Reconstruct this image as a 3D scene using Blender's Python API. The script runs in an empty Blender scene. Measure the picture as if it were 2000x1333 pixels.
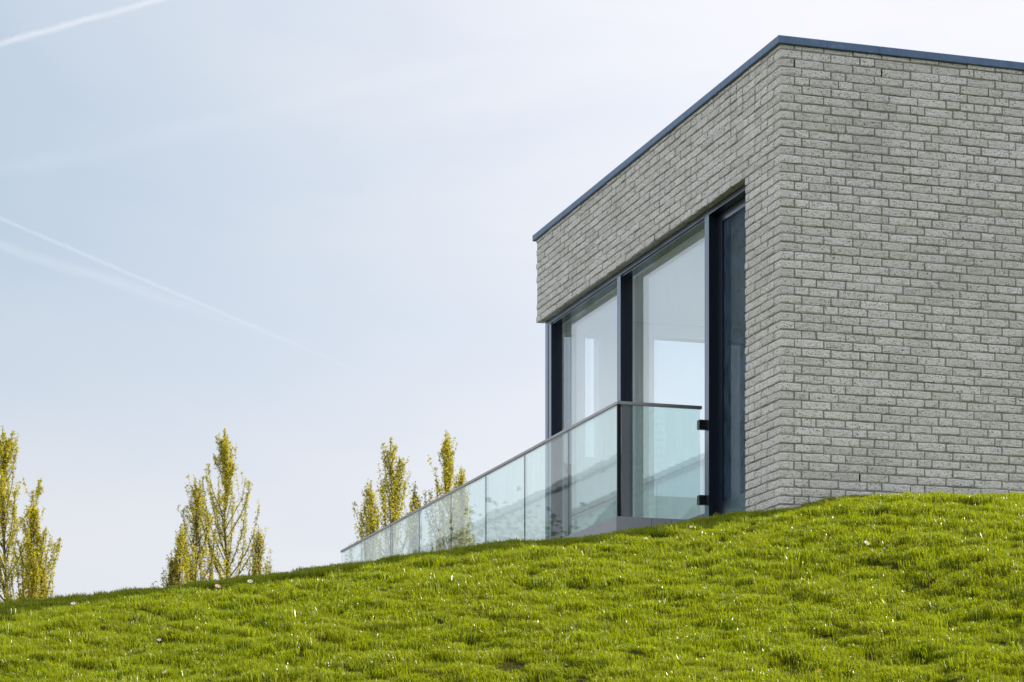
import bpy, math, random
import numpy as np
from mathutils import Vector

R = math.radians
sc = bpy.context.scene
C = sc.collection

# ------------------------------------------------------------------ camera
EYE = 1.6
FPX, HORIZON = 4646.0, 1680.0            # focal length and horizon of the 2000 px wide photograph
cam = bpy.data.cameras.new('camera')
cam_o = bpy.data.objects.new('camera', cam)
C.objects.link(cam_o)
sc.camera = cam_o
cam_o.location = (0, 0, EYE)
cam_o.rotation_euler = (R(90), 0, 0)
cam.sensor_width = 36.0
cam.lens = FPX / 2000 * 36.0
cam.shift_y = (HORIZON - 666.5) / 2000
cam.clip_start, cam.clip_end = 0.1, 6000
cam.dof.use_dof = True
cam.dof.focus_distance = 17.0
cam.dof.aperture_fstop = 8.0

# ------------------------------------------------------------------ sky, sun, exposure
SUN_AZ, SUN_EL = 69.3, 37.0              # degrees clockwise from +Y, degrees up
world = bpy.data.worlds.new('World')
sc.world = world
world.use_nodes = True
wn, wl = world.node_tree.nodes, world.node_tree.links
for n in list(wn): wn.remove(n)

def wnode(t, **kw):
    n = wn.new(t)
    for k, v in kw.items(): setattr(n, k, v)
    return n
def wmath(op, a, b=None, clamp=False):
    n = wnode('ShaderNodeMath', operation=op, use_clamp=clamp)
    for i, x in enumerate((a, b)):
        if x is None: continue
        if isinstance(x, (int, float)): n.inputs[i].default_value = x
        else: wl.new(x, n.inputs[i])
    return n.outputs[0]
def wmix(fac, a, b):
    n = wnode('ShaderNodeMix', data_type='RGBA')
    for s, x in ((n.inputs[0], fac), (n.inputs[6], a), (n.inputs[7], b)):
        if isinstance(x, (int, float)): s.default_value = x
        elif isinstance(x, tuple): s.default_value = x
        else: wl.new(x, s)
    return n.outputs[2]
def wramp(x, lo, hi, a=0.0, b=1.0):
    n = wnode('ShaderNodeMapRange', interpolation_type='SMOOTHSTEP')
    wl.new(x, n.inputs[0])
    for i, v in enumerate((lo, hi, a, b)): n.inputs[1 + i].default_value = v
    return n.outputs[0]

sky = wnode('ShaderNodeTexSky', sky_type='NISHITA', sun_disc=False)
sky.sun_elevation, sky.sun_rotation = R(SUN_EL), R(SUN_AZ)
sky.dust_density, sky.air_density, sky.ozone_density = 2.0, 1.0, 1.5
tc = wnode('ShaderNodeTexCoord')
wdir = tc.outputs['Generated']
# thin high veil: streaky cirrus
mp = wnode('ShaderNodeMapping')
mp.inputs['Rotation'].default_value = (0.35, 0.5, 0.6)
mp.inputs['Scale'].default_value = (2.2, 5.0, 9.0)
wl.new(wdir, mp.inputs['Vector'])
nz = wnode('ShaderNodeTexNoise')
nz.inputs['Scale'].default_value = 1.6; nz.inputs['Detail'].default_value = 7; nz.inputs['Roughness'].default_value = 0.55
nz.inputs['Distortion'].default_value = 0.4
wl.new(mp.outputs[0], nz.inputs['Vector'])
# the veil thickens towards the sun
sd = Vector((math.sin(R(SUN_AZ)) * math.cos(R(SUN_EL)), math.cos(R(SUN_AZ)) * math.cos(R(SUN_EL)), math.sin(R(SUN_EL))))
dt = wnode('ShaderNodeVectorMath', operation='DOT_PRODUCT')
wl.new(wdir, dt.inputs[0]); dt.inputs[1].default_value = sd
near = wramp(dt.outputs['Value'], 0.19, 0.58, 0.0, 1.0)
veil = wmath('ADD', wramp(near, 0.0, 1.0, 0.88, 0.95), wramp(nz.outputs['Fac'], 0.3, 0.75, -0.13, 0.10), True)

def sight(x, y):                          # world direction of a point of the sky
    return Vector(((x - 1000) / FPX, 1.0, (HORIZON - y) / FPX)).normalized()
def contrail(p0, p1, width, strength, fade0, fade1, scale):
    """a straight vapour trail: a great circle through two directions, with ragged edges"""
    d0, d1 = sight(*p0), sight(*p1)
    n = d0.cross(d1).normalized()
    along = n.cross(d0).normalized()
    vn = wnode('ShaderNodeTexNoise'); vn.inputs['Scale'].default_value = scale; vn.inputs['Detail'].default_value = 4
    wl.new(wdir, vn.inputs['Vector'])
    dn = wnode('ShaderNodeVectorMath', operation='DOT_PRODUCT'); wl.new(wdir, dn.inputs[0]); dn.inputs[1].default_value = n
    da = wnode('ShaderNodeVectorMath', operation='DOT_PRODUCT'); wl.new(wdir, da.inputs[0]); da.inputs[1].default_value = along
    df = wnode('ShaderNodeVectorMath', operation='DOT_PRODUCT'); wl.new(wdir, df.inputs[0]); df.inputs[1].default_value = d0
    off = wmath('MULTIPLY', wmath('SUBTRACT', vn.outputs['Fac'], 0.5), width * 1.1)
    dist = wmath('ABSOLUTE', wmath('ADD', dn.outputs['Value'], off))
    m = wramp(dist, 0.0, width, 1.0, 0.0)
    m = wmath('MULTIPLY', m, wramp(da.outputs['Value'], fade0, fade1, 1.0, 0.0))
    m = wmath('MULTIPLY', m, wramp(df.outputs['Value'], 0.0, 0.3))
    m = wmath('MULTIPLY', m, wramp(vn.outputs['Fac'], 0.25, 0.6, 0.55, 1.0))
    return wmath('MULTIPLY', m, strength)
trails = contrail((0, 86), (310, 0), 0.0019, 0.36, 0.06, 0.30, 90)
trails = wmath('ADD', trails, contrail((0, 427), (640, 700), 0.0012, 0.19, 0.06, 0.18, 120))
trails = wmath('ADD', trails, contrail((0, 480), (520, 650), 0.0034, 0.13, 0.02, 0.16, 60))
trails = wmath('ADD', trails, contrail((420, 240), (900, 130), 0.0060, 0.06, 0.06, 0.16, 40))
sz = wnode('ShaderNodeSeparateXYZ'); wl.new(wdir, sz.inputs[0])
low = wramp(sz.outputs['Z'], 0.10, 0.30, 1.0, 0.0)      # haze whitens towards the horizon all round
veil_col = wmix(near, wmix(low, (2.75, 3.4, 4.05, 1), (4.55, 4.62, 4.9, 1)), (5.3, 5.32, 5.65, 1))
# unseen sky away from the sun, made brighter to lift the shaded walls
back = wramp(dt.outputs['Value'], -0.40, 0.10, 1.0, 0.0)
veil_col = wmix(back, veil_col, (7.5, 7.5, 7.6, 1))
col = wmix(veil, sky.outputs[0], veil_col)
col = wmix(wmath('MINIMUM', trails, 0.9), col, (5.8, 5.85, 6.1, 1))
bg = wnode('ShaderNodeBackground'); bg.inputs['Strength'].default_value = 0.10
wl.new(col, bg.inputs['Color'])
wo = wnode('ShaderNodeOutputWorld'); wl.new(bg.outputs[0], wo.inputs['Surface'])

sun = bpy.data.lights.new('sun', 'SUN')
sun_o = bpy.data.objects.new('sun', sun)
C.objects.link(sun_o)
sun.energy, sun.angle, sun.color = 4.7, R(0.6), (1.0, 0.945, 0.86)
sun_o.rotation_euler = (-sd).to_track_quat('-Z', 'Y').to_euler()
sun_o.location = (20, 8, 30)

vs = sc.view_settings
vs.view_transform, vs.look, vs.gamma, vs.use_curve_mapping = 'Standard', 'None', 1.0, False
vs.exposure = 0.84
sc.cycles.max_bounces = 8
sc.cycles.diffuse_bounces = 4
sc.cycles.glossy_bounces = 4
sc.cycles.transmission_bounces = 3
sc.cycles.transparent_max_bounces = 20
sc.cycles.caustics_reflective = sc.cycles.caustics_refractive = False

# ------------------------------------------------------------------ helpers
rng = np.random.default_rng(11)
rnd = random.Random(5)

def nodes_of(name):
    m = bpy.data.materials.new(name); m.use_nodes = True
    nt = m.node_tree
    return m, nt, nt.nodes, nt.links, nt.nodes['Principled BSDF']
def N(nt, t, **kw):
    n = nt.nodes.new(t)
    for k, v in kw.items(): setattr(n, k, v)
    return n
def noise(nt, vec, scale, detail=3, rough=0.5):
    n = N(nt, 'ShaderNodeTexNoise')
    n.inputs['Scale'].default_value = scale; n.inputs['Detail'].default_value = detail; n.inputs['Roughness'].default_value = rough
    nt.links.new(vec, n.inputs['Vector'])
    return n.outputs['Fac']
def mrange(nt, x, lo, hi, a, b):
    n = N(nt, 'ShaderNodeMapRange'); nt.links.new(x, n.inputs[0])
    for i, v in enumerate((lo, hi, a, b)): n.inputs[1 + i].default_value = v
    return n.outputs[0]
def mixc(nt, fac, a, b, blend='MIX'):
    n = N(nt, 'ShaderNodeMix', data_type='RGBA', blend_type=blend)
    for s, x in ((n.inputs[0], fac), (n.inputs[6], a), (n.inputs[7], b)):
        if isinstance(x, (int, float)): s.default_value = x
        elif isinstance(x, tuple): s.default_value = x if len(x) == 4 else (*x, 1)
        else: nt.links.new(x, s)
    return n.outputs[2]
def mth(nt, op, a, b):
    n = N(nt, 'ShaderNodeMath', operation=op)
    for i, x in enumerate((a, b)):
        if isinstance(x, (int, float)): n.inputs[i].default_value = x
        else: nt.links.new(x, n.inputs[i])
    return n.outputs[0]
def bump(nt, h, strength, dist):
    n = N(nt, 'ShaderNodeBump'); n.inputs['Strength'].default_value = strength; n.inputs['Distance'].default_value = dist
    nt.links.new(h, n.inputs['Height'])
    return n.outputs[0]
def pos_of(nt):
    return N(nt, 'ShaderNodeNewGeometry').outputs['Position']

def mesh_obj(name, verts, faces, mat=None, parent=None, smooth=False):
    me = bpy.data.meshes.new(name)
    me.from_pydata([tuple(map(float, v)) for v in verts], [], faces)
    me.update()
    if smooth: me.polygons.foreach_set('use_smooth', [True] * len(me.polygons))
    return link(name, me, mat, parent)
def link(name, me, mat=None, parent=None):
    o = bpy.data.objects.new(name, me)
    C.objects.link(o)
    if mat and not me.materials: me.materials.append(mat)
    if parent: o.parent = parent
    return o
def empty(name, loc, rz=0.0):
    o = bpy.data.objects.new(name, None); C.objects.link(o)
    o.location = loc; o.rotation_euler = (0, 0, rz); o.empty_display_size = 0.3
    return o
def tag(o, label=None, cat=None, group=None, kind=None):
    for k, v in (('label', label), ('category', cat), ('group', group), ('kind', kind)):
        if v: o[k] = v
    return o

class MB:
    """collects shapes into one mesh"""
    def __init__(s): s.v, s.f = [], []
    def add(s, v, f):
        b = len(s.v); s.v += [tuple(p) for p in v]; s.f += [tuple(b + i for i in q) for q in f]; return s
    def box(s, x0, x1, y0, y1, z0, z1, ch=0.0):
        if ch <= 0:
            v = [(x, y, z) for z in (z0, z1) for x, y in ((x0, y0), (x1, y0), (x1, y1), (x0, y1))]
            f = [(3, 2, 1, 0), (4, 5, 6, 7), (0, 1, 5, 4), (1, 2, 6, 5), (2, 3, 7, 6), (3, 0, 4, 7)]
            return s.add(v, f)
        v = []
        def ring(z, i):
            return [(x0 + i + (ch if False else 0), y0 + i, z), (x1 - i, y0 + i, z), (x1 - i, y1 - i, z), (x0 + i, y1 - i, z)]
        for z, i in ((z0, ch), (z0 + ch, 0), (z1 - ch, 0), (z1, ch)): v += ring(z, i)
        f = [(3, 2, 1, 0), (12, 13, 14, 15)]
        for k in range(3):
            for j in range(4):
                a, b = 4 * k + j, 4 * k + (j + 1) % 4
                f.append((a, b, b + 4, a + 4))
        return s.add(v, f)
    def tube(s, pts, rad, sides=6, cap=True):
        pts = [Vector(p) for p in pts]; rings = []
        for i, p in enumerate(pts):
            t = (pts[min(i + 1, len(pts) - 1)] - pts[max(i - 1, 0)]).normalized()
            a = t.orthogonal().normalized(); b = t.cross(a)
            r = rad[i] if hasattr(rad, '__len__') else rad
            rings.append([p + (a * math.cos(2 * math.pi * k / sides) + b * math.sin(2 * math.pi * k / sides)) * r for k in range(sides)])
        v = [q for g in rings for q in g]; f = []
        for i in range(len(pts) - 1):
            for k in range(sides):
                f.append((i * sides + k, i * sides + (k + 1) % sides, (i + 1) * sides + (k + 1) % sides, (i + 1) * sides + k))
        if cap: f += [tuple(range(sides))[::-1], tuple((len(pts) - 1) * sides + k for k in range(sides))]
        return s.add(v, f)
    def build(s, name, mat=None, parent=None, smooth=False):
        return mesh_obj(name, s.v, s.f, mat, parent, smooth)

# ------------------------------------------------------------------ the house's own axes
ALPHA = R(17.39)
CA, SA = math.cos(ALPHA), math.sin(ALPHA)
XC, YC = 1.8363, 16.2846                  # foot of the near corner; u runs along the right wall, v along the window wall
def wxy(u, v): return XC + CA * u - SA * v, YC + SA * u + CA * v
def uv_of(x, y):
    dx, dy = x - XC, y - YC
    return CA * dx + SA * dy, -SA * dx + CA * dy

# ------------------------------------------------------------------ materials
def mat_brick():
    m, nt, nd, lk, b = nodes_of('split_brick')
    p = pos_of(nt)
    at = N(nt, 'ShaderNodeAttribute', attribute_name='tone').outputs['Fac']
    oi = N(nt, 'ShaderNodeObjectInfo').outputs['Random']
    tone = mth(nt, 'FRACT', mth(nt, 'ADD', at, oi), 0)
    base = mixc(nt, tone, (0.78, 0.76, 0.74), (0.98, 0.965, 0.95))
    warm = mixc(nt, mrange(nt, noise(nt, p, 2.1, 4), 0.42, 0.7, 0, 0.45), base, (0.80, 0.775, 0.69))
    soot = mixc(nt, mrange(nt, noise(nt, p, 1.3, 6, 0.65), 0.55, 0.78, 0, 0.55), warm, (0.47, 0.47, 0.44))
    moss = mixc(nt, mrange(nt, noise(nt, p, 24, 5, 0.6), 0.58, 0.76, 0, 0.6), soot, (0.42, 0.42, 0.29))
    n1 = noise(nt, p, 62, 5, 0.7); n2 = noise(nt, p, 210, 2)
    pits = mixc(nt, mrange(nt, n1, 0.32, 0.44, 0.95, 0.0), moss, (0.17, 0.17, 0.15))
    grit = mixc(nt, mrange(nt, n2, 0.60, 0.72, 0.0, 0.55), pits, (0.88, 0.88, 0.87))
    ms = N(nt, 'ShaderNodeMapping'); ms.inputs['Scale'].default_value = (1, 1, 1.9); lk.new(p, ms.inputs[0])
    n3 = noise(nt, ms.outputs[0], 34, 4, 0.62)
    facet = mixc(nt, mrange(nt, n3, 0.34, 0.44, 0.75, 0.0), grit, (0.50, 0.495, 0.46))
    n4 = noise(nt, ms.outputs[0], 58, 2, 0.5)
    facet = mixc(nt, mrange(nt, n4, 0.64, 0.69, 0.0, 0.9), facet, (0.09, 0.09, 0.075))
    lk.new(facet, b.inputs['Base Color'])
    b.inputs['Roughness'].default_value = 0.93
    b.inputs['Specular IOR Level'].default_value = 0.25
    h = mth(nt, 'ADD', mth(nt, 'ADD', n1, mth(nt, 'MULTIPLY', n2, 0.4)), mth(nt, 'MULTIPLY', n3, 1.5))
    lk.new(bump(nt, h, 0.9, 0.010), b.inputs['Normal'])
    return m
def mat_mortar():
    m, nt, nd, lk, b = nodes_of('mortar')
    p = pos_of(nt)
    c = mixc(nt, noise(nt, p, 3, 4), (0.24, 0.23, 0.215), (0.36, 0.345, 0.33))
    c = mixc(nt, mrange(nt, noise(nt, p, 30, 4), 0.5, 0.7, 0, 0.5), c, (0.28, 0.275, 0.245))
    lk.new(c, b.inputs['Base Color']); b.inputs['Roughness'].default_value = 0.95
    lk.new(bump(nt, noise(nt, p, 160, 3), 0.6, 0.004), b.inputs['Normal'])
    return m
def mat_plain(name, col, rough=0.5, metal=0.0, spec=0.5, var=0.12, scale=6.0, coat=0.0):
    m, nt, nd, lk, b = nodes_of(name)
    p = pos_of(nt)
    d = tuple(c * (1 - var) for c in col); e = tuple(min(1, c * (1 + var)) for c in col)
    lk.new(mixc(nt, noise(nt, p, scale, 5, 0.6), d, e), b.inputs['Base Color'])
    lk.new(mrange(nt, noise(nt, p, scale * 3, 3), 0.3, 0.7, max(0.02, rough - 0.06), min(1, rough + 0.06)), b.inputs['Roughness'])
    b.inputs['Metallic'].default_value = metal; b.inputs['Specular IOR Level'].default_value = spec
    b.inputs['Coat Weight'].default_value = coat
    return m
def mat_zinc():
    m, nt, nd, lk, b = nodes_of('weathered_zinc')
    p = pos_of(nt)
    mp_ = N(nt, 'ShaderNodeMapping'); mp_.inputs['Scale'].default_value = (9, 9, 1.2); lk.new(p, mp_.inputs[0])
    st = noise(nt, mp_.outputs[0], 1.6, 5, 0.6)
    c = mixc(nt, st, (0.06, 0.115, 0.21), (0.15, 0.235, 0.38))
    c = mixc(nt, mrange(nt, noise(nt, p, 22, 4), 0.55, 0.75, 0, 0.5), c, (0.19, 0.27, 0.38))
    lk.new(c, b.inputs['Base Color'])
    b.inputs['Metallic'].default_value = 0.35; b.inputs['Roughness'].default_value = 0.46
    return m
def mat_glass(name, tint, r0, k, wobble=0.0, dust=0.0):
    """thin pane: clear with a tint, mirror share growing towards grazing view"""
    m = bpy.data.materials.new(name); m.use_nodes = True
    nt = m.node_tree; nt.nodes.clear()
    out = N(nt, 'ShaderNodeOutputMaterial'); mx = N(nt, 'ShaderNodeMixShader')
    tr = N(nt, 'ShaderNodeBsdfTransparent'); tr.inputs[0].default_value = (*tint, 1)
    gl = N(nt, 'ShaderNodeBsdfGlossy'); gl.inputs['Roughness'].default_value = 0.0; gl.inputs['Color'].default_value = (0.95, 0.98, 1.0, 1)
    lw_ = N(nt, 'ShaderNodeLayerWeight'); lw_.inputs['Blend'].default_value = 0.5
    fac = mth(nt, 'ADD', mth(nt, 'MULTIPLY', mth(nt, 'POWER', lw_.outputs['Facing'], 5.0), k), r0)
    fac = mth(nt, 'MINIMUM', fac, 0.95)
    if wobble:
        p = pos_of(nt)
        mp_ = N(nt, 'ShaderNodeMapping'); mp_.inputs['Scale'].default_value = (1, 1, 4.0); nt.links.new(p, mp_.inputs[0])
        nt.links.new(bump(nt, noise(nt, mp_.outputs[0], 2.2, 2), wobble, 0.01), gl.inputs['Normal'])
    nt.links.new(fac, mx.inputs[0]); nt.links.new(tr.outputs[0], mx.inputs[1]); nt.links.new(gl.outputs[0], mx.inputs[2])
    last = mx.outputs[0]
    if dust:
        p = pos_of(nt)
        ms = N(nt, 'ShaderNodeMapping'); ms.inputs['Scale'].default_value = (6, 6, 1.0); nt.links.new(p, ms.inputs[0])
        streak = mrange(nt, noise(nt, ms.outputs[0], 2.5, 5, 0.6), 0.42, 0.75, 0.25, 1.0)
        spots = mrange(nt, noise(nt, p, 55, 2), 0.70, 0.76, 0.0, 3.5)
        df = N(nt, 'ShaderNodeBsdfDiffuse'); df.inputs['Color'].default_value = (0.78, 0.78, 0.76, 1)
        m2 = N(nt, 'ShaderNodeMixShader')
        nt.links.new(mth(nt, 'MULTIPLY', mth(nt, 'ADD', streak, spots), dust), m2.inputs[0])
        nt.links.new(last, m2.inputs[1]); nt.links.new(df.outputs[0], m2.inputs[2]); last = m2.outputs[0]
    nt.links.new(last, out.inputs['Surface'])
    return m
def mat_leafy(name, dark, light, trans, tmix, rough=0.45, scale=1.5, spec=0.4, patch=None):
    m = bpy.data.materials.new(name); m.use_nodes = True
    nt = m.node_tree; lk = nt.links; b = nt.nodes['Principled BSDF']; out = nt.nodes['Material Output']
    p = pos_of(nt)
    oi = N(nt, 'ShaderNodeObjectInfo').outputs['Random']
    at = N(nt, 'ShaderNodeAttribute', attribute_name='tone').outputs['Fac']
    tone = mth(nt, 'FRACT', mth(nt, 'ADD', at, mth(nt, 'MULTIPLY', oi, 0.5)), 0)
    c = mixc(nt, tone, dark, light)
    if patch:
        c = mixc(nt, mrange(nt, noise(nt, p, scale, 4, 0.6), 0.42, 0.68, 0, 0.75), c, patch)
    lk.new(c, b.inputs['Base Color'])
    b.inputs['Roughness'].default_value = rough
    lk.new(mrange(nt, tone, 0.55, 0.95, spec * 0.5, spec * 2.0), b.inputs['Specular IOR Level'])
    t = N(nt, 'ShaderNodeBsdfTranslucent')
    lk.new(mixc(nt, 0.5, c, trans), t.inputs['Color'])
    mx = N(nt, 'ShaderNodeMixShader'); mx.inputs[0].default_value = tmix
    lk.new(b.outputs[0], mx.inputs[1]); lk.new(t.outputs[0], mx.inputs[2]); lk.new(mx.outputs[0], out.inputs['Surface'])
    return m
def mat_screen():
    """fine dark mesh: mostly threads, some gaps"""
    m, nt, nd, lk, b = nodes_of('insect_screen')
    p = pos_of(nt)
    mp_ = N(nt, 'ShaderNodeMapping'); mp_.inputs['Scale'].default_value = (5, 5, 4); lk.new(p, mp_.inputs[0])
    c = mixc(nt, mrange(nt, noise(nt, mp_.outputs[0], 2.2, 5, 0.6), 0.35, 0.65, 0, 1), (0.012, 0.03, 0.052), (0.048, 0.10, 0.165))
    lk.new(c, b.inputs['Base Color']); b.inputs['Roughness'].default_value = 0.7; b.inputs['Specular IOR Level'].default_value = 0.2
    b.inputs['Alpha'].default_value = 0.6
    return m
def mat_frame():
    """satin navy powder coat: dark face-on, mirrors the sky at a glancing view"""
    m, nt, nd, lk, b = nodes_of('dark_blue_aluminium')
    lk.new(mixc(nt, noise(nt, pos_of(nt), 9, 4), (0.010, 0.015, 0.030), (0.014, 0.021, 0.041)), b.inputs['Base Color'])
    b.inputs['Roughness'].default_value = 0.4; b.inputs['Specular IOR Level'].default_value = 0.22
    g = N(nt, 'ShaderNodeBsdfGlossy'); g.inputs['Roughness'].default_value = 0.2; g.inputs['Color'].default_value = (0.72, 0.85, 1.0, 1)
    lw_ = N(nt, 'ShaderNodeLayerWeight'); lw_.inputs['Blend'].default_value = 0.5
    mx = N(nt, 'ShaderNodeMixShader')
    lk.new(mth(nt, 'MULTIPLY', mth(nt, 'POWER', lw_.outputs['Facing'], 3.0), 0.95), mx.inputs[0])
    lk.new(b.outputs[0], mx.inputs[1]); lk.new(g.outputs[0], mx.inputs[2])
    lk.new(mx.outputs[0], nt.nodes['Material Output'].inputs['Surface'])
    return m
def mat_soil():
    m, nt, nd, lk, b = nodes_of('lawn_ground')
    p = pos_of(nt)
    c = mixc(nt, noise(nt, p, 1.1, 6, 0.65), (0.035, 0.04, 0.008), (0.075, 0.075, 0.016))
    c = mixc(nt, mrange(nt, noise(nt, p, 40, 3), 0.45, 0.7, 0, 0.7), c, (0.04, 0.034, 0.014))
    lk.new(c, b.inputs['Base Color']); b.inputs['Roughness'].default_value = 0.95
    b.inputs['Specular IOR Level'].default_value = 0.0
    lk.new(bump(nt, noise(nt, p, 60, 4), 0.8, 0.03), b.inputs['Normal'])
    return m

M = dict(
    brick=mat_brick(), mortar=mat_mortar(), zinc=mat_zinc(),
    frame=mat_frame(),
    dark_trim=mat_plain('dark_trim', (0.013, 0.021, 0.045), 0.22, 0, 0.6, 0.05, 8, 1.0),
    rail=mat_plain('brushed_rail', (0.36, 0.36, 0.37), 0.35, 0.8, 0.5, 0.15, 12),
    clamp=mat_plain('black_nickel_clamp', (0.06, 0.06, 0.065), 0.25, 0.9, 0.5, 0.1, 20),
    seal=mat_plain('black_rubber', (0.006, 0.007, 0.009), 0.6, 0, 0.3),
    plinth=mat_plain('grey_cladding', (0.38, 0.395, 0.43), 0.5, 0.0, 0.4, 0.08, 4),
    white=mat_plain('white_plaster', (0.88, 0.89, 0.89), 0.85, 0, 0.3, 0.03, 2),
    floor=mat_plain('pale_floor', (0.72, 0.71, 0.69), 0.4, 0, 0.4, 0.08, 2),
    screen=mat_screen(),
    curtain=mat_plain('white_curtain', (0.75, 0.77, 0.76), 0.9, 0, 0.1, 0.05, 8),
    glass=mat_glass('window_glass', (0.90, 0.96, 0.985), 0.08, 2.1, 0.0, 0.02),
    clear=mat_glass('clear_glass', (0.97, 0.985, 0.98), 0.04, 0.96),
    bal_glass=mat_glass('balustrade_glass', (0.875, 0.95, 0.935), 0.045, 1.0, 0.018, 0.06),
    bark=mat_plain('poplar_bark', (0.10, 0.085, 0.06), 0.9, 0, 0.2, 0.3, 5),
    leaf=mat_leafy('poplar_leaf', (0.17, 0.185, 0.015), (0.60, 0.51, 0.04), (0.84, 0.74, 0.05), 0.48, 0.5, 1.2, 0.3),
    dleaf=mat_leafy('dark_leaf', (0.03, 0.05, 0.012), (0.07, 0.10, 0.02), (0.10, 0.16, 0.02), 0.25, 0.5, 1.2, 0.3),
    grass=mat_leafy('grass_blade', (0.022, 0.07, 0.001), (0.37, 0.41, 0.004), (0.68, 0.80, 0.003), 0.36, 0.32, 2.4, 0.45, (0.22, 0.235, 0.008)),
    soil=mat_soil(),
    petal=mat_plain('white_petal', (0.80, 0.77, 0.78), 0.6, 0, 0.2, 0.04, 40),
    pink=mat_plain('pink_petal', (0.62, 0.42, 0.46), 0.6, 0, 0.2, 0.06, 40),
    yolk=mat_plain('yellow_flower', (0.75, 0.50, 0.02), 0.6, 0, 0.2, 0.1, 40),
    tile=mat_plain('grey_roof_tile', (0.10, 0.11, 0.125), 0.7, 0, 0.3, 0.25, 3),
    stucco=mat_plain('pale_stucco', (0.34, 0.36, 0.38), 0.9, 0, 0.2, 0.06, 2),
)

# ------------------------------------------------------------------ ground: the grass bank
# outline of the crest in the photograph (x, y)
OUT_X = np.array([0, 90, 300, 520, 668, 800, 950, 1110, 1207, 1300, 1380, 1455, 1524, 1600, 1700, 1800, 1900, 2000])
OUT_Y = np.array([1172, 1165, 1143, 1116, 1098, 1078, 1057, 1047, 1035, 1020, 1007, 1000, 987, 972, 963, 960, 962, 966])
GRASS_H = 0.035                           # the blades stand this much above the ground at the crest
def sstep(x, a, b):
    t = np.clip((x - a) / (b - a), 0, 1); return t * t * (3 - 2 * t)
_ph = np.random.default_rng(3).uniform(0, 6.28, (26, 3))
_fr = np.random.default_rng(4).uniform(-1, 1, (26, 2))
def lumps(u, v):
    s = np.zeros_like(u)
    for i in range(26):
        k = 5.0 + 1.1 * i
        a = _fr[i, 0] * 3.14
        s += np.sin((math.cos(a) * u * 0.75 + math.sin(a) * v * 1.1) * k + _ph[i, 0]) * np.sin((-math.sin(a) * u + math.cos(a) * v) * k * 0.6 + _ph[i, 1]) / (1 + 0.10 * i)
    return s
def crest_v(u):
    return 0.15 - 0.47 * sstep(u, -0.45, 1.1)
def crest_h(u):
    cx, cy = wxy(u, crest_v(u))
    px = cx / np.maximum(cy, 5) * FPX + 1000
    h = (HORIZON - np.interp(px, OUT_X, OUT_Y)) / FPX * np.maximum(cy, 5)
    u_l, u_r = -5.2, 1.75
    h_l = np.interp(u, [-30, -14, -8, u_l], [-1.4, 0.3, 1.18, 1.615])
    h_r = np.interp(u, [u_r, 3, 6, 14, 30], [2.53, 2.52, 2.45, 1.5, -1.2])
    return np.where(u < u_l, h_l, np.where(u > u_r, h_r, h))
def ground_h(u, v):
    """height above the eye"""
    u = np.asarray(u, float); v = np.asarray(v, float)
    vc = crest_v(u)
    # columns run along the line of sight, so the crest keeps its outline
    hc = crest_h(u) - GRASS_H
    d = np.maximum(vc - v, 0)
    front = hc - (0.155 * d + 0.21 * (d - 0.7 * (1 - np.exp(-d / 0.7))))
    b = np.maximum(v - vc, 0)
    back = hc - 0.03 * (1 - np.exp(-b / 0.4)) - 0.012 * b
    h = np.where(v < vc, front, back)
    h = h + 0.0085 * lumps(u, v) * np.clip(d / 0.35, 0.10, 1.0)
    far = sstep(np.hypot(u - 2, v - 3), 13, 34)
    h = h * (1 - far) + (-EYE) * far
    return np.where(h < -EYE + 0.35, -EYE + 0.35 * np.exp((h + EYE - 0.35) / 0.35), h)

def axis_(parts):
    out = []
    for a, b, n in parts: out += list(np.linspace(a, b, n, endpoint=False))
    return np.array(out + [parts[-1][1]])
gu = axis_([(-2500, -60, 12), (-60, -12, 24), (-12, -7, 25), (-7, 3.2, 205), (3.2, 8, 24), (8, 60, 22), (60, 2500, 12)])
gv = axis_([(-2500, -60, 12), (-60, -18, 21), (-18, -8.5, 40), (-8.5, 1.6, 202), (1.6, 14, 40), (14, 60, 24), (60, 2500, 12)])
GU, GV = np.meshgrid(gu, gv)
GH = ground_h(GU, GV) + EYE
gx, gy = wxy(GU, GV)
nu, nv = len(gu), len(gv)
gverts = np.stack([gx, gy, GH], -1).reshape(-1, 3)
idx = np.arange(nu * nv).reshape(nv, nu)
gfaces = np.stack([idx[:-1, :-1], idx[:-1, 1:], idx[1:, 1:], idx[1:, :-1]], -1).reshape(-1, 4)
ground = mesh_obj('ground', gverts, gfaces.tolist(), M['soil'], None, True)
tag(ground, 'sloping lawn bank rising to the house', kind='structure')

# ------------------------------------------------------------------ the house
house = empty('house', (XC, YC, EYE), ALPHA)
tag(house, 'pale brick flat-roofed house with dark-framed glass wall on top of the grass bank', 'house')
COURSE, JOINT, BL, BH_, BD = 0.06, 0.010, 0.21, 0.05, 0.10
TOPJ = 5.5549                              # height of the first full bed joint below the coping
FASC = TOPJ - 12 * COURSE + 0.005          # underside of the brick over the windows
UEND, VEND, VJ = 4.6, 5.41, 0.605          # house length, window wall length, window jamb

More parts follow.
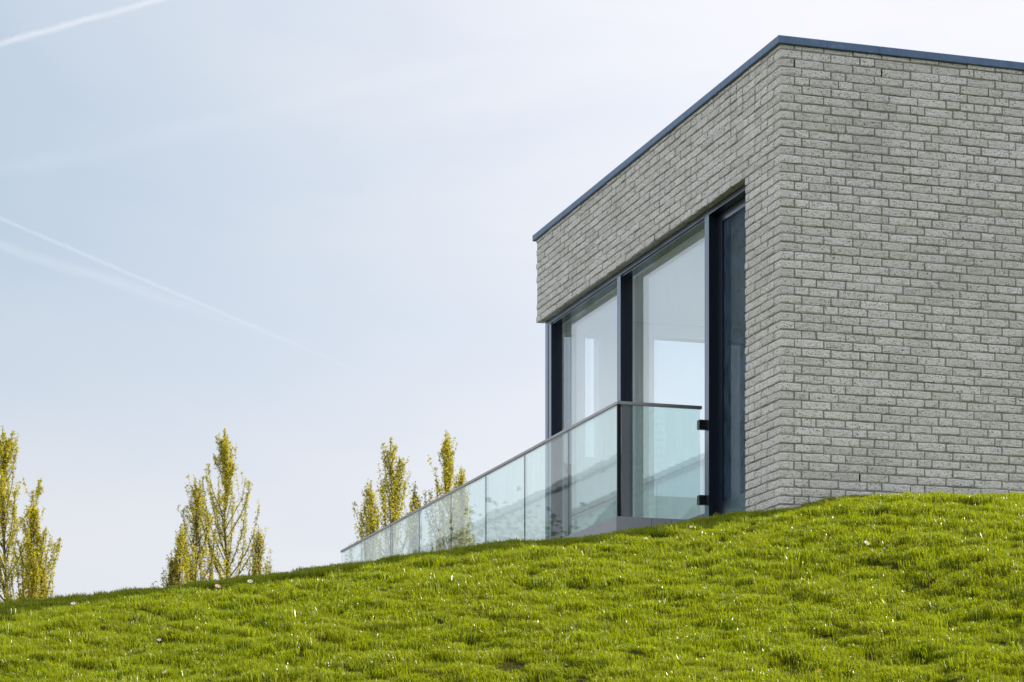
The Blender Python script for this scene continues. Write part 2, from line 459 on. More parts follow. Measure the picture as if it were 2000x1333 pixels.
def brick_mesh(a, b, seed, rough='f', h=BH_):
    """a split-faced brick: a along x, b along y; the faces named in rough (f = -y, l = -x) are broken stone"""
    r = random.Random(seed)
    n = max(2, round(a / 0.052)); m = max(2, round(b / 0.052)) if 'l' in rough else 1
    pts = [(a * i / n, 0, 'f') for i in range(n)] + [(a, 0, 'f'), (a, b, 's')]
    pts += [(0, b, 'l' if 'l' in rough else 's')]
    if 'l' in rough: pts += [(0, b * (1 - i / m), 'l') for i in range(1, m)]
    z_lv = (0.0, 0.004 + r.uniform(0, 0.006), h - 0.004 - r.uniform(0, 0.006), h)
    v, f = [], []
    k = len(pts)
    for li, z in enumerate(z_lv):
        edge = li in (0, 3)
        for x, y, t in pts:
            px, py = x, y
            rr = (r.uniform(0.0005, 0.004) if edge else r.uniform(-0.0032, 0.0012))
            if t == 'f': py += rr
            if t == 'l' or (x == 0 and 'l' in rough): px += rr
            if t == 'f' and x in (0, a) and not ('l' in rough and x == 0): px += (0.002 if x == 0 else -0.002) * r.random()
            v.append((px, py, z + (r.uniform(-0.003, 0.0022) if li == 0 else r.uniform(-0.0022, 0.003) if edge else 0)))
    for li in range(3):
        for j in range(k):
            p, q = li * k + j, li * k + (j + 1) % k
            f.append((p, q, q + k, p + k))
    f += [tuple(range(k))[::-1], tuple(3 * k + j for j in range(k))]
    me = bpy.data.meshes.new('brick')
    me.from_pydata(v, [], f); me.update(); me.materials.append(M['brick'])
    return me
LENS = {'full': 0.21, 'head': 0.10}
VAR = {k: [brick_mesh(L, 0.07, 100 * i + int(L * 1000)) for i in range(14 if k == 'full' else 8)] for k, L in LENS.items()}
CORNER = {0: [brick_mesh(0.155, 0.10, 900 + i, 'fl') for i in range(7)], 1: [brick_mesh(0.10, 0.21, 950 + i, 'fl') for i in range(7)]}
def course_joints(start, end, seed, prev):
    """brick (start, length) pairs of one course in a wild bond"""
    r = random.Random(seed); out = []; p = start
    while p < end - 0.03:
        L = BL if r.random() > 0.16 else 0.10
        if any(abs(p + L + JOINT / 2 - q) < 0.035 for q in prev):
            L = 0.10 if L == BL else BL
        L = min(L, end - p) if end - p < L + 0.03 else L
        out.append((p, L)); p += L + JOINT
    return out
Z0 = TOPJ - 56 * COURSE                    # below the grass
right_bricks, left_bricks, corner_bricks, joints_r, joints_l = [], [], [], {}, {}
pr, pl = [], []
for c in range(-1, 56):
    z = TOPJ - (c + 1) * COURSE + JOINT / 2
    k = c % 2
    a, b = (0.155, 0.10) if k == 0 else (0.10, 0.21)
    h = BH_ if c >= 0 else 0.034
    corner_bricks.append((c, k, z if c >= 0 else TOPJ + JOINT / 2))
    cr = course_joints(a + JOINT, UEND, 40 + c, pr); pr = [p - JOINT / 2 for p, L in cr]
    lend = VEND if c < 12 else VJ
    cl = course_joints(b + JOINT, lend, 400 + c, pl); pl = [p - JOINT / 2 for p, L in cl]
    joints_r[c], joints_l[c] = pr, pl
    zz = z if c >= 0 else TOPJ + JOINT / 2
    right_bricks += [(p, zz, L, c) for p, L in cr]
    left_bricks += [(p, zz, L, c) for p, L in cl]

wall_r = MB().box(0.0055, UEND, 0.0055, 0.30, Z0, 5.588).build('brick_wall', M['mortar'], house)
tag(wall_r, 'shaded pale brick wall facing the slope')
lw = MB().box(0.006, 0.30, 0.3005, VJ - 0.006, Z0, FASC + 0.002).box(0.006, 0.30, 0.3005, VEND - 0.008, FASC + 0.004, 5.587)
wall_l = lw.build('brick_wall', M['mortar'], house)
tag(wall_l, 'brick pier and long brick fascia above the windows')

def scaled(me, L):
    base = BL if L > 0.15 else 0.10
    return L / base
cnt = 0
stuff_r, stuff_l = MB(), MB()
tone_r, tone_l = [], []
def put_joined(mbd, tones, me, mat4, sx, flat=1.0):
    vs_ = [mat4(Vector((p.co.x * sx, p.co.y, p.co.z * flat))) for p in me.vertices]
    mbd.add(vs_, [tuple(p.vertices) for p in me.polygons])
    tones += [rnd.random()] * len(me.polygons)
cand = []
for i, (p, z, L, c) in enumerate(right_bricks):
    jit = (rnd.uniform(-0.0015, 0.0015), rnd.uniform(-0.004, 0.003), rnd.uniform(-0.0015, 0.0015))
    me = rnd.choice(VAR['full' if L > 0.15 else 'head'])
    vis = (p + L < 1.98) and 2.52 < z < 5.52 and c >= 0
    cand.append((L if vis else 0, i, p, z, L, c, jit, me))
order = sorted(cand, key=lambda q: (-q[0], q[2] * 0.01))
chosen = set(q[1] for q in order[:300] if q[0] > 0)
for L0, i, p, z, L, c, jit, me in cand:
    if i in chosen:
        o = bpy.data.objects.new('brick', me); C.objects.link(o); o.parent = wall_r
        o.location = (p + jit[0], jit[1], z + jit[2]); o.scale = (scaled(me, L), 1, 1); o.rotation_euler = (0, rnd.uniform(-0.006, 0.006), 0)
    else:
        put_joined(stuff_r, tone_r, me, lambda q, p=p, j=jit, z=z: (q.x + p + j[0], q.y + j[1], q.z + z + j[2]), scaled(me, L), 1.0 if c >= 0 else 0.5)
for c, k, z in corner_bricks:
    me = rnd.choice(CORNER[k]); dx, dy = rnd.uniform(-0.003, 0.003), rnd.uniform(-0.003, 0.003)
    put_joined(stuff_r, tone_r, me, lambda q, z=z, dx=dx, dy=dy: (q.x + dx, q.y + dy, q.z + z), 1.0, 1.0 if c >= 0 else 0.5)
for p, z, L, c in left_bricks:
    me = rnd.choice(VAR['full' if L > 0.15 else 'head']); j = (rnd.uniform(-0.004, 0.003), rnd.uniform(-0.0015, 0.0015))
    put_joined(stuff_l, tone_l, me, lambda q, p=p, L=L, z=z, j=j: (q.y + j[0], p + L - q.x, q.z + z + j[1]), scaled(me, L), 1.0 if c >= 0 else 0.5)
def with_tone(o, tones):
    a = o.data.attributes.new('tone', 'FLOAT', 'FACE')
    a.data.foreach_set('value', np.array(tones, np.float32))
    return o
tag(with_tone(stuff_r.build('bricks', M['brick'], wall_r), tone_r), kind='stuff')
tag(with_tone(stuff_l.build('bricks', M['brick'], wall_l), tone_l), kind='stuff')

# open perpend joints (weep holes)
def weep(wall, side, s, z):
    c = int(round((TOPJ - z) / COURSE - 0.5))
    js = joints_r[c] if side == 'r' else joints_l[c]
    if not js: return
    q = min(js, key=lambda t: abs(t - s)); zz = TOPJ - (c + 1) * COURSE + JOINT / 2
    m_ = MB()
    if side == 'r': m_.box(q - 0.0055, q + 0.0055, 0.002, 0.03, zz + 0.001, zz + BH_ - 0.001)
    else: m_.box(0.002, 0.03, q - 0.0055, q + 0.0055, zz + 0.001, zz + BH_ - 0.001)
    m_.build('weep_hole', M['seal'], wall)
for s, z in ((0.21, 5.44), (0.74, 5.44), (1.62, 5.42), (0.60, 2.62)): weep(wall_r, 'r', s, z)
for s, z in ((0.40, 5.37), (1.5, 5.02), (2.2, 5.25), (2.43, 4.87), (0.85, 4.87), (1.9, 5.37), (3.3, 5.3), (4.2, 5.1), (5.1, 4.87), (0.30, 3.3), (4.6, 5.42)): weep(wall_l, 'l', s, z)

# zinc coping, in lengths with seams
def coping(u0, u1, v0, v1):
    o_ = MB().box(u0, u1, v0, v1, 5.5865, 5.640, 0.003).build('coping', M['zinc'], house)
    return o_
vs_seam = [-0.022, 1.02, 2.43, 4.10, 5.458]
for a, b in zip(vs_seam[:-1], vs_seam[1:]): coping(-0.022, 0.34, a + (0.002 if a > 0 else 0), b - 0.002)
us_seam = [0.3425, 0.74, 1.66, 2.60, 3.60, UEND + 0.03]
for a, b in zip(us_seam[:-1], us_seam[1:]): coping(a, b - 0.002, -0.0215, 0.34)
ro = MB().box(0.341, 2.1, 0.341, VEND, 5.45, 5.60).box(4.2, UEND, 0.341, VEND, 5.45, 5.60)
ro.box(2.1, 4.2, 0.341, 1.2, 5.45, 5.60).box(2.1, 4.2, 5.0, VEND, 5.45, 5.60).build('roof', M['zinc'], house)

# window wall: frames recessed 6 cm, glass another 10 cm
FO, FG = 0.06, 0.16
HEAD, SILL = 4.795, 2.60
win = MB()
win.box(FO, 0.17, VJ - 0.02, 5.335, HEAD, FASC - 0.003)                     # head
win.box(FO + 0.03, 0.26, 1.45, 5.335, SILL - 0.07, SILL)                    # sill
win.box(FO, 0.17, 5.262, 5.335, SILL, HEAD - 0.001)                         # end post, outer profile
win.box(FO + 0.004, 0.17, 5.178, 5.258, SILL, HEAD - 0.001)                 # end post, inner profile
win.box(FO + 0.05, 0.158, 5.172, 5.177, SILL, HEAD - 0.002)
win.box(FO + 0.012, 0.158, 3.446, 5.17, HEAD - 0.012, HEAD - 0.001)          # screen rail under the head
win.box(FO + 0.012, 0.158, 1.53, 3.355, HEAD - 0.012, HEAD - 0.001)
window = win.build('window', M['frame'], house)
MB().box(FO, FO + 0.045, 3.357, 3.441, SILL, HEAD - 0.001).box(FO + 0.048, 0.168, 3.362, 3.438, SILL, HEAD - 0.001).build('mullion', M['frame'], window)
MB().box(FO, FO + 0.045, 1.4415, 1.5247, 2.40, HEAD - 0.001).box(FO + 0.048, 0.168, 1.446, 1.521, 2.40, HEAD - 0.001).build('mullion', M['frame'], window)
MB().box(FG, FG + 0.024, 3.439, 5.171, SILL, HEAD - 0.012).build('pane', M['glass'], window)
MB().box(FG, FG + 0.024, 1.522, 3.361, SILL, HEAD - 0.012).build('pane', M['glass'], window)
dr = MB()
D0, D1, DZ = VJ + 0.005, 1.440, 0.13
dr.box(DZ, DZ + 0.07, D1 - 0.09, D1, 2.44, 4.79).box(DZ, DZ + 0.07, D0, D0 + 0.10, 2.44, 4.79)
dr.box(DZ, DZ + 0.07, D0 + 0.10, D1 - 0.09, 4.73, 4.79).box(DZ, DZ + 0.07, D0 + 0.10, D1 - 0.09, 2.44, 2.655)
door = dr.build('door', M['frame'], house)
MB().box(DZ + 0.03, DZ + 0.054, D0 + 0.1002, D1 - 0.0902, 2.656, 4.729).build('pane', M['glass'], door)
MB().box(DZ + 0.012, DZ + 0.014, D0 + 0.1003, D1 - 0.0903, 2.6563, 4.7287).build('screen', M['screen'], door)

# inside: a white room whose far wall has windows
room = MB()
EW0, EW1 = 5.19, 5.33
opens = [(0.19, 0.30, 3.55, 4.715), (0.39, 0.52, 3.62, 4.715), (1.05, 1.95, 3.30, 4.745), (2.5, 3.6, 2.7, 4.745)]
x = 0.172
for a, b, z0, z1 in opens:
    if a > x: room.box(x, a, EW0, EW1, 2.45, 4.86)
    lo = max(a, x)
    room.box(lo, b, EW0, EW1, 2.45, z0).box(lo, b, EW0, EW1, z1, 4.86)
    x = b
room.box(x, UEND - 0.02, EW0, EW1, 2.45, 4.86)
end_wall = room.build('room_wall', M['white'], house)
for a, b, z0, z1 in opens[2:]:
    MB().box(a, b, 5.25, 5.27, z0, z1).build('pane', M['clear'], end_wall)
gw = MB().box(UEND - 0.25, UEND - 0.02, 0.31, 0.9, 2.45, 4.86).box(UEND - 0.25, UEND - 0.02, 4.7, EW0 - 0.002, 2.45, 4.86)
gw.box(UEND - 0.25, UEND - 0.02, 0.9, 4.7, 4.66, 4.86)
gable = gw.build('room_wall', M['white'], house)          # unseen garden side; wide window added so the sun brightens the room
MB().box(UEND - 0.15, UEND - 0.13, 0.902, 4.698, 2.45, 4.658).build('pane', M['clear'], gable)
MB().box(0.172, 0.33, 0.31, EW0 - 0.003, 4.802, 4.8395).build('ceiling_edge', M['white'], house)
MB().box(0.305, UEND - 0.252, 0.302, 0.32, 2.45, 4.86).build('room_wall', M['white'], house)
SK = (2.1, 4.2, 1.2, 5.0)                  # unseen roof light, added to brighten the room
ce = MB().box(0.172, SK[0], 0.25, 5.39, 4.862, 5.44).box(SK[1], UEND - 0.01, 0.25, 5.39, 4.862, 5.44)
ce.box(SK[0], SK[1], 0.25, SK[2], 4.862, 5.44).box(SK[0], SK[1], SK[3], 5.39, 4.862, 5.44)
ce.build('ceiling', M['white'], house)
MB().box(SK[0] - 0.05, SK[1] + 0.05, SK[2] - 0.05, SK[3] + 0.05, 5.603, 5.625).build('added_roof_light', M['clear'], house)
MB().box(0.172, UEND - 0.02, 0.302, 5.33, 2.25, 2.448).build('floor', M['floor'], house)

# terrace strip with clad edge
VT0, VT1, UT = 1.486, 10.33, -0.6356
ter = MB()
ter.box(UT - 0.012, FO + 0.02, VT0 - 0.0, VT1, 1.3, 2.49)
terrace = ter.build('terrace_edge', M['seal'], house)
tag(terrace, 'low grey clad terrace edge under the glass balustrade')
for k in range(7):
    a = VT0 + k * 1.27; b = min(a + 1.265, VT1)
    MB().box(UT - 0.03, UT - 0.0125, a, b, 1.5, 2.525, 0.0015).build('cladding_panel', M['plinth'], terrace)
for a, b in ((UT - 0.03, UT + 0.245), (UT + 0.249, UT + 0.40), (UT + 0.404, FO)):
    MB().box(a, b, VT0 - 0.03, VT0 - 0.002, 1.5, 2.525, 0.0015).build('cladding_panel', M['plinth'], terrace)
MB().box(UT - 0.01, FO + 0.018, VT0, VT1, 2.4905, 2.525).build('paving', M['plinth'], terrace)

# ------------------------------------------------------------------ glass balustrade (a thing of its own)
bal = empty('glass_balustrade', (*wxy(UT, VT0), EYE), ALPHA)
tag(bal, 'frameless glass balustrade with slim grey handrail running away beside the window wall', 'balustrade')
T = 0.0175
ZB, ZR = 2.527, 3.352
js = [0.0, 1.143, 2.274, 3.390, 4.497, 5.600, 6.711, 7.783, 8.840]
for a, b in zip(js[:-1], js[1:]):
    MB().box(-T / 2, T / 2, a + (0.016 if a == 0 else 0.005), b - 0.005, ZB, ZR).build('pane', M['bal_glass'], bal)
for q in js[1:-1]:
    MB().box(-0.004, 0.004, q - 0.0048, q + 0.0048, ZB, ZR - 0.001).build('joint_seal', M['seal'], bal)
MB().box(0.020, 0.640, -T / 2, T / 2, ZB, ZR).build('pane', M['bal_glass'], bal)
MB().box(-0.011, 0.0115, -0.011, 0.0105, ZB, ZR).build('corner_profile', M['seal'], bal)
def rail(x0, x1, y0, y1, dz=0.0):
    MB().box(x0, x1, y0, y1, ZR + 0.0015 + dz, ZR + 0.025 + dz, 0.002).build('handrail', M['rail'], bal)
rail(-0.015, 0.015, 0.0155, 1.975, 0.001); rail(-0.015, 0.015, 1.977, 5.6); rail(-0.015, 0.015, 5.602, 8.842)
rail(-0.015, 0.6535, -0.015, 0.015)
for z in (3.2025, 2.642):
    cl = MB().box(0.628, 0.6945, -0.024, 0.024, z, z + 0.072, 0.004)
    cl.build('clamp', M['clamp'], bal)

# ------------------------------------------------------------------ grass blades: instanced tufts, nobody could count them
tufts = bpy.data.collections.new('grass_tufts')
def tuft(seed):
    r = np.random.default_rng(seed)
    v, f, tone = [], [], []
    n = 56
    for _ in range(n):
        a = r.uniform(0, 6.283); d = 0.056 * math.sqrt(r.uniform(0, 1))
        bx, by = d * math.cos(a), d * math.sin(a)
        L = r.uniform(0.015, 0.040); w = r.uniform(0.0012, 0.0023)
        la = r.normal(2.4, 1.3); lean = r.uniform(0.2, 1.15)
        fa = r.uniform(0, 6.283); wx, wy = w * math.cos(fa), w * math.sin(fa)
        dx, dy = math.cos(la) * lean, math.sin(la) * lean
        m1 = (bx + dx * L * 0.30, by + dy * L * 0.30, L * 0.55)
        t1 = (bx + dx * L * 0.85, by + dy * L * 0.85, L * (0.98 - 0.25 * lean))
        b = len(v)
        v += [(bx - wx, by - wy, -0.02), (bx + wx, by + wy, -0.02), (m1[0] + wx * 0.85, m1[1] + wy * 0.85, m1[2]), (m1[0] - wx * 0.85, m1[1] - wy * 0.85, m1[2]), t1]
        f += [(b, b + 1, b + 2, b + 3), (b + 3, b + 2, b + 4)]
        tone += [r.uniform(0, 0.5) ] * 2
    me = bpy.data.meshes.new('tuft'); me.from_pydata(v, [], f); me.update(); me.materials.append(M['grass'])
    at = me.attributes.new('tone', 'FLOAT', 'FACE'); at.data.foreach_set('value', np.array(tone, np.float32))
    o = bpy.data.objects.new('tuft', me); tufts.objects.link(o)
for i in range(14): tuft(300 + i)
NG = 54000
pu, pv = rng.uniform(-8.2, 3.4, NG * 3), rng.uniform(-8.2, 1.45, NG * 3)
px_, py_ = wxy(pu, pv)
tx = px_ / py_ * FPX + 1000
keep = (py_ > 9.3) & (tx > -420) & (tx < 2420) & (pv < crest_v(pu) + 0.9)
keep &= (lumps(pu * 2.3 + 9, pv * 2.6 + 4) + rng.normal(0, 0.8, len(pu)) > -1.1)
keep &= ~((pu > 0.0) & (pv > 0.0)) & ~((pu > UT - 0.04) & (pv > VT0 - 0.04)) & ~((pu > -0.01) & (pv > -0.01))
pu, pv, px_, py_ = [q[keep][:NG] for q in (pu, pv, px_, py_)]
gz = ground_h(pu, pv) + EYE
npt = len(pu)
lump = lumps(pu * 1.7 + 3, pv * 1.7)
scl = np.clip(0.95 + 0.17 * lump + rng.normal(0, 0.17, npt), 0.45, 1.6) * (0.75 + 0.25 * np.clip((crest_v(pu) - pv) / 0.6, 0, 1))
rot = np.stack([rng.normal(0, 0.14, npt), rng.normal(0, 0.14, npt), rng.normal(0, 0.9, npt)], -1)
gme = bpy.data.meshes.new('grass')
gme.from_pydata(np.stack([px_, py_, gz], -1).tolist(), [], [])
a = gme.attributes.new('rot', 'FLOAT_VECTOR', 'POINT'); a.data.foreach_set('vector', rot.astype(np.float32).ravel())
a = gme.attributes.new('scl', 'FLOAT', 'POINT'); a.data.foreach_set('value', scl.astype(np.float32))
a = gme.attributes.new('pick', 'INT', 'POINT'); a.data.foreach_set('value', rng.integers(0, 14, npt).astype(np.int32))
grass = link('grass', gme)
tag(grass, 'short sunlit lawn grass covering the bank', 'grass', kind='stuff')
ng = bpy.data.node_groups.new('grass_tufts', 'GeometryNodeTree')
ng.interface.new_socket('Geometry', in_out='INPUT', socket_type='NodeSocketGeometry')
ng.interface.new_socket('Geometry', in_out='OUTPUT', socket_type='NodeSocketGeometry')
gi, go = ng.nodes.new('NodeGroupInput'), ng.nodes.new('NodeGroupOutput')
iop = ng.nodes.new('GeometryNodeInstanceOnPoints')
ci = ng.nodes.new('GeometryNodeCollectionInfo'); ci.inputs['Collection'].default_value = tufts
ci.inputs['Separate Children'].default_value = True; ci.inputs['Reset Children'].default_value = True
def named(attr, typ):
    n = ng.nodes.new('GeometryNodeInputNamedAttribute'); n.data_type = typ; n.inputs['Name'].default_value = attr
    return n.outputs['Attribute']
e2r = ng.nodes.new('FunctionNodeEulerToRotation')
ng.links.new(named('rot', 'FLOAT_VECTOR'), e2r.inputs[0])
ng.links.new(gi.outputs[0], iop.inputs['Points']); ng.links.new(ci.outputs[0], iop.inputs['Instance'])
iop.inputs['Pick Instance'].default_value = True
ng.links.new(named('pick', 'INT'), iop.inputs['Instance Index'])
ng.links.new(e2r.outputs[0], iop.inputs['Rotation']); ng.links.new(named('scl', 'FLOAT'), iop.inputs['Scale'])
ng.links.new(iop.outputs[0], go.inputs[0])
mod = grass.modifiers.new('tufts', 'NODES'); mod.node_group = ng

# ------------------------------------------------------------------ trees
def leaf_mesh(points, r, size, name, mat, parent):
    """diamond leaves with a fold, scattered at the given points"""
    n = len(points)
    P = np.array(points, float)
    a = r.normal(size=(n, 3)); a[:, 2] -= 0.4; a /= np.linalg.norm(a, axis=1)[:, None]
    b = np.cross(a, r.normal(size=(n, 3))); b /= np.linalg.norm(b, axis=1)[:, None]
    s = (size * r.uniform(0.6, 1.25, n))[:, None]
    w = s * 0.42
    v = np.stack([P, P + a * s * 0.5 + b * w, P + a * s, P + a * s * 0.5 - b * w], 1).reshape(-1, 3)
    me = bpy.data.meshes.new(name)
    q = np.arange(n)[:, None] * 4
    tri = np.concatenate([q + np.array([[0, 1, 2]]), q + np.array([[0, 2, 3]])], 1).reshape(-1, 3)
    me.from_pydata(v.tolist(), [], tri.tolist()); me.update()
    at = me.attributes.new('tone', 'FLOAT', 'FACE'); at.data.foreach_set('value', np.repeat(r.uniform(0, 0.999, n), 2).astype(np.float32))
    return link(name, me, mat, parent)

def poplar(x_px, top_y, dist, width, label, seed, dens=1.0, lean=0.0):
    """columnar young poplar; width = spread in metres about three metres below the tip"""
    r = np.random.default_rng(seed)
    X = (x_px - 1000) / FPX * dist
    top = (HORIZON - top_y) / FPX * dist + EYE + 0.12
    root = empty('poplar_tree', (X, dist, 0.0))
    tag(root, label, 'tree', 'young poplars beyond the bank')
    wood, leaves = MB(), []
    nseg = 12
    wob = np.cumsum(r.normal(0, 0.035, (nseg + 1, 2)), 0)
    wob -= wob[0]
    tr = [Vector((wob[i, 0] + lean * (i / nseg) ** 2, wob[i, 1], top * i / nseg)) for i in range(nseg + 1)]
    wood.tube(tr, [max(0.005, 0.085 * (1 - i / nseg) ** 0.8) for i in range(nseg + 1)], 7)
    def trunk_at(z):
        t = min(max(z / top * nseg, 0), nseg - 1e-4); i = int(t); return tr[i].lerp(tr[i + 1], t - i)
    def env(d):                           # radius of the crown d metres below the tip
        return width * 1.0 * min(1.2, (max(d, 0) / 3.2) ** 1.0)
    def shoot(p0, p1, rad, n_leaf, bow, sprd):
        pts = []
        side = Vector(r.normal(0, 1, 3)) * 0.02
        for k in range(6):
            t = k / 5
            q = p0.lerp(p1, t)
            out_ = Vector((p1.x - p0.x, p1.y - p0.y, 0))
            q = q + out_ * bow * math.sin(math.pi * t) + side * math.sin(math.pi * t * 2)
            pts.append(q)
        wood.tube(pts, [rad * (1 - 0.82 * k / 5) for k in range(6)], 4, False)
        for _ in range(n_leaf):
            t = 0.16 + 0.84 * r.uniform() ** 0.85
            k = min(int(t * 5), 4); q = pts[k].lerp(pts[k + 1], t * 5 - k)
            leaves.append(q + Vector(r.normal(0, sprd * (1.15 - 0.75 * t), 3)))
        return pts
    # leader
    for _ in range(int(150 * dens)):
        z = top - 1.5 * r.uniform() ** 0.9
        leaves.append(trunk_at(z) + Vector(r.normal(0, 0.012 + 0.035 * (top - z), 3)))
    d = 0.45
    while d < min(top - 1.5, 7.5):
        length = min(2.4, 0.25 + 0.6 * d) * r.uniform(0.6, 1.1)
        tipd = max(0.42 * d * r.uniform(0.75, 1.25), d - length * 0.95)
        ang = r.uniform(0, 6.283)
        rr = env(tipd + 0.45 * length) * (0.15 + 0.9 * r.uniform() ** 0.7)
        p0 = trunk_at(top - d); p1 = trunk_at(top - tipd) + Vector((math.cos(ang) * rr, math.sin(ang) * rr, 0))
        pts = shoot(p0, p1, 0.008 + 0.006 * length, int((16 + 66 * length) * dens * r.uniform(0.5, 1.25)), 0.22, 0.042)
        for _ in range(int(1 + length * 1.4)):
            k = r.integers(1, 5); q = pts[k]
            an = r.uniform(0, 6.283); ll = r.uniform(0.25, 0.6) * min(1, length)
            shoot(q, q + Vector((math.cos(an) * ll * 0.35, math.sin(an) * ll * 0.35, ll)), 0.0045, int(20 * dens), 0.2, 0.03)
        d += r.uniform(0.035, 0.085) * (1 + d * 0.18)
    wood.build('trunk', M['bark'], root, True)
    leaf_mesh(leaves, r, 0.041, 'crown', M['leaf'], root)

TREES = [  # x, top y, distance, spread, label
    (12, 846, 52, 1.35, 'tall dense yellow-green poplar cut by the left edge of the picture', 2.6, 0.0),
    (52, 985, 50, 0.75, 'slim poplar just right of the tall one at the left edge', 1.6, 0.0),
    (84, 1086, 51, 0.42, 'small thin poplar shoot right of the trees at the left edge', 0.7, 0.0),
    (447, 850, 56, 1.0, 'tall poplar with a visible forked trunk left of the balustrade, highest of its clump', 1.6, -0.15),
    (384, 942, 55, 0.85, 'medium yellow poplar directly left of the tall forked poplar', 1.2, 0.08),
    (345, 1036, 54, 0.60, 'short poplar left of the medium yellow poplar', 0.8, 0.05),
    (327, 1085, 54, 0.30, 'smallest leftmost shoot of the middle poplar clump', 0.6, 0.0),
    (501, 1034, 55, 0.60, 'short poplar right of the tall forked poplar', 0.8, 0.0),
    (704, 950, 50, 0.75, 'dark slender poplar above the far end of the glass balustrade', 0.8, 0.10),
    (762, 868, 51, 1.00, 'bushy poplar rising behind the middle of the handrail', 1.3, 0.08),
    (818, 952, 52, 0.35, 'thin sparse poplar between the two bushier ones behind the handrail', 0.6, 0.0),
    (866, 850, 52, 0.80, 'pointed poplar nearest the house behind the glass balustrade', 1.25, 0.0),
    (893, 920, 53, 0.42, 'slim poplar right beside the pointed one nearest the house', 1.0, 0.0),
]
for i, (x, ty, dist, wd, lab, dn, ln) in enumerate(TREES):
    poplar(x, ty, dist, wd, lab, 700 + i, dn, ln)

# ------------------------------------------------------------------ what the glass mirrors: a neighbour's house and a tree, left of the view
nb = empty('neighbour_house', (*wxy(-11.0, 36.0), 0.0), ALPHA)
tag(nb, 'neighbouring house with tiled pitched roof, mirrored in the balustrade glass', 'house')
MB().box(-3.5, 3.5, -9, 9, 0, 6.0).build('wall', M['stucco'], nb)
rf = MB()
rf.add([(-3.9, -9.4, 5.7), (3.9, -9.4, 5.7), (0, -9.4, 9.6), (-3.9, 9.4, 5.7), (3.9, 9.4, 5.7), (0, 9.4, 9.6)], [(0, 1, 2), (5, 4, 3), (0, 2, 5, 3), (2, 1, 4, 5), (1, 0, 3, 4)])
roof = rf.build('roof', M['tile'], nb)
rt = MB()
for k in range(46): rt.tube([(0, -9.3 + k * 0.41, 9.62), (0, -8.92 + k * 0.41, 9.66)], [0.11, 0.13], 6)
rt.build('ridge_tiles', M['tile'], roof)
nt_root = empty('garden_tree', (*wxy(-6.2, 21.6), 0.0))
tag(nt_root, 'dark garden tree mirrored in the balustrade glass', 'tree')
r_ = np.random.default_rng(77)
wd_ = MB().tube([(0, 0, 0), (0.05, 0, 2), (0, 0.1, 4.2), (0.05, 0, 6.4)], [0.14, 0.11, 0.07, 0.02], 8)
pts_ = []
for _ in range(40):
    c_ = r_.normal(0, 1, 3); c_ /= np.linalg.norm(c_); c_ = c_ * r_.uniform(0.3, 1) ** 0.5 * np.array([1.35, 1.35, 2.1]) + np.array([0, 0, 5.0])
    wd_.tube([(0, 0, 2.5 + 0.3 * c_[2] * 0.5), tuple(c_)], [0.03, 0.008], 4, False)
    pts_ += (c_ + r_.normal(0, 0.28, (150, 3))).tolist()
wd_.build('trunk', M['bark'], nt_root)
leaf_mesh(pts_, r_, 0.09, 'crown', M['dleaf'], nt_root)

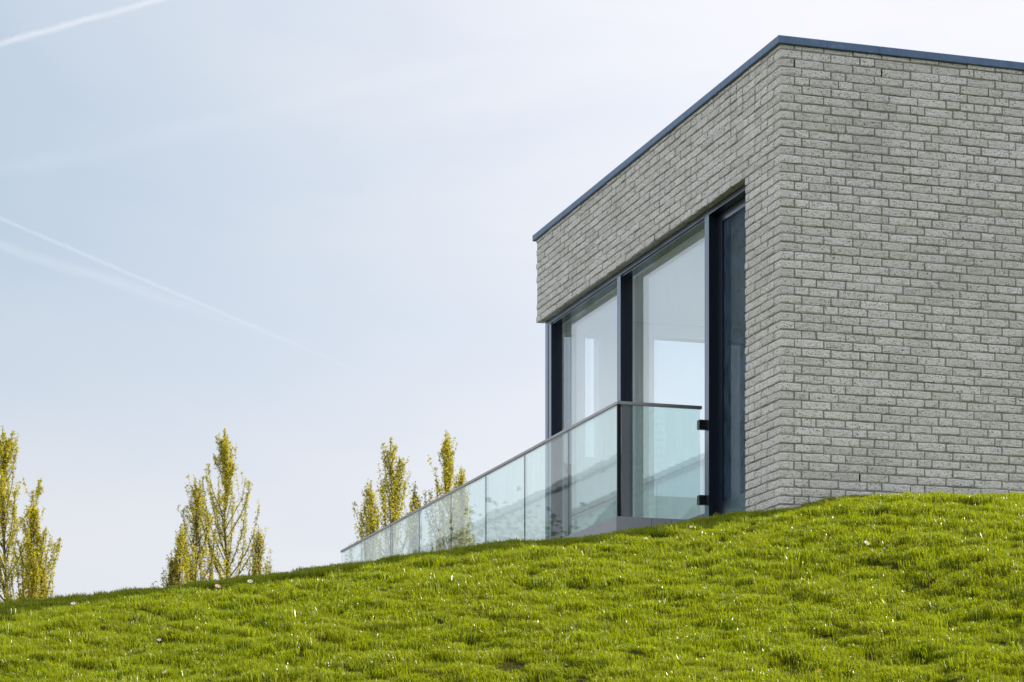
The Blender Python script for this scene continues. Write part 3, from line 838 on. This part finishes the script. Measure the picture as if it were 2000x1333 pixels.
# ------------------------------------------------------------------ small things in the lawn
def on_lawn(px, py):
    """point of the bank seen at a place of the photograph"""
    best = None
    for Y in np.arange(9.5, 17.5, 0.01):
        X = (px - 1000) / FPX * Y; u, v = uv_of(X, Y)
        h = float(ground_h(u, v)) + GRASS_H
        if h >= (HORIZON - py) / FPX * Y: return X, Y, h + EYE - GRASS_H
    u = None
    return X, 15.5, float(ground_h(*uv_of((px - 1000) / FPX * 15.5, 15.5))) + EYE
def daisy(px, py, mat, size, label):
    X, Y, Z = on_lawn(px, py)
    root = empty('daisy', (X, Y, Z), rnd.uniform(0, 6))
    root.rotation_euler = (rnd.uniform(0.6, 0.95), rnd.uniform(-0.3, 0.3), rnd.uniform(-0.4, 0.4))
    tag(root, label, 'flower', 'daisies in the lawn')
    size *= 1.25
    h = 0.055
    pet = MB(); n = 14
    for k in range(n):
        a = 2 * math.pi * k / n; c, s = math.cos(a), math.sin(a); w = 0.20 * size
        p0 = Vector((c * size * 0.25, s * size * 0.25, h)); p1 = Vector((c * size, s * size, h + 0.25 * size))
        t = Vector((-s, c, 0)) * w * 0.5
        pet.add([p0 - t * 0.5, p0 + t * 0.5, p1 * 0.85 + p0 * 0.15 + t, p1, p1 * 0.85 + p0 * 0.15 - t], [(0, 1, 2, 3, 4)])
    pet.build('petals', mat, root)
    MB().tube([(0, 0, h - 0.002), (0, 0, h + 0.003), (0, 0, h + 0.006)], [size * 0.32, size * 0.32, size * 0.15], 8).build('flower_centre', M['yolk'], root)
    MB().tube([(0.004, 0, -0.01), (0, 0, h)], [0.0012, 0.001], 5).build('stem', M['grass'], root)
daisy(1686, 1064, M['petal'], 0.016, 'white daisy in the sunlit grass below the right brick wall')
daisy(490, 1140, M['petal'], 0.015, 'white daisy just below the crest under the tall forked poplar')
daisy(422, 1149, M['pink'], 0.016, 'pinkish daisy below the crest left of the white one')
daisy(147, 1184, M['petal'], 0.014, 'white daisy near the left crest, below the leftmost trees')
daisy(1352, 1034, M['petal'], 0.011, 'tiny white daisy below the foot of the glass return panel')
daisy(1260, 1056, M['petal'], 0.011, 'tiny white daisy below the terrace corner')
daisy(330, 1318, M['petal'], 0.012, 'white daisy at the lower left, near the bottom edge')
daisy(314, 1254, M['petal'], 0.010, 'tiny white daisy in the lower left grass, above the bottom one')
daisy(1602, 1313, M['yolk'], 0.014, 'yellow flower in the grass near the bottom edge')

# two-leaved weed on the crest
X, Y, Z = on_lawn(300, 1146)
weed = empty('weed', (X, Y, Z))
tag(weed, 'small dark two-leaved weed standing on the crest left of the middle poplars', 'weed')
MB().tube([(0, 0, 0), (0.002, 0, 0.03), (-0.003, 0, 0.05), (0.004, 0, 0.064)], [0.0022, 0.002, 0.0018, 0.001], 6).build('stem', M['dleaf'], weed)
for a, z, L in ((0.3, 0.058, 0.030), (2.8, 0.044, 0.020)):
    c, s = math.cos(a), math.sin(a)
    MB().add([(0, 0, z), (c * L * .4 - s * .006, s * L * .4 + c * .006, z + .008), (c * L, s * L, z + .004), (c * L * .4 + s * .006, s * L * .4 - c * .006, z + .006), (c * L * .45, s * L * .45, z + 0.012)],
             [(0, 1, 4), (1, 2, 4), (2, 3, 4), (3, 0, 4)]).build('leaf', M['dleaf'], weed)
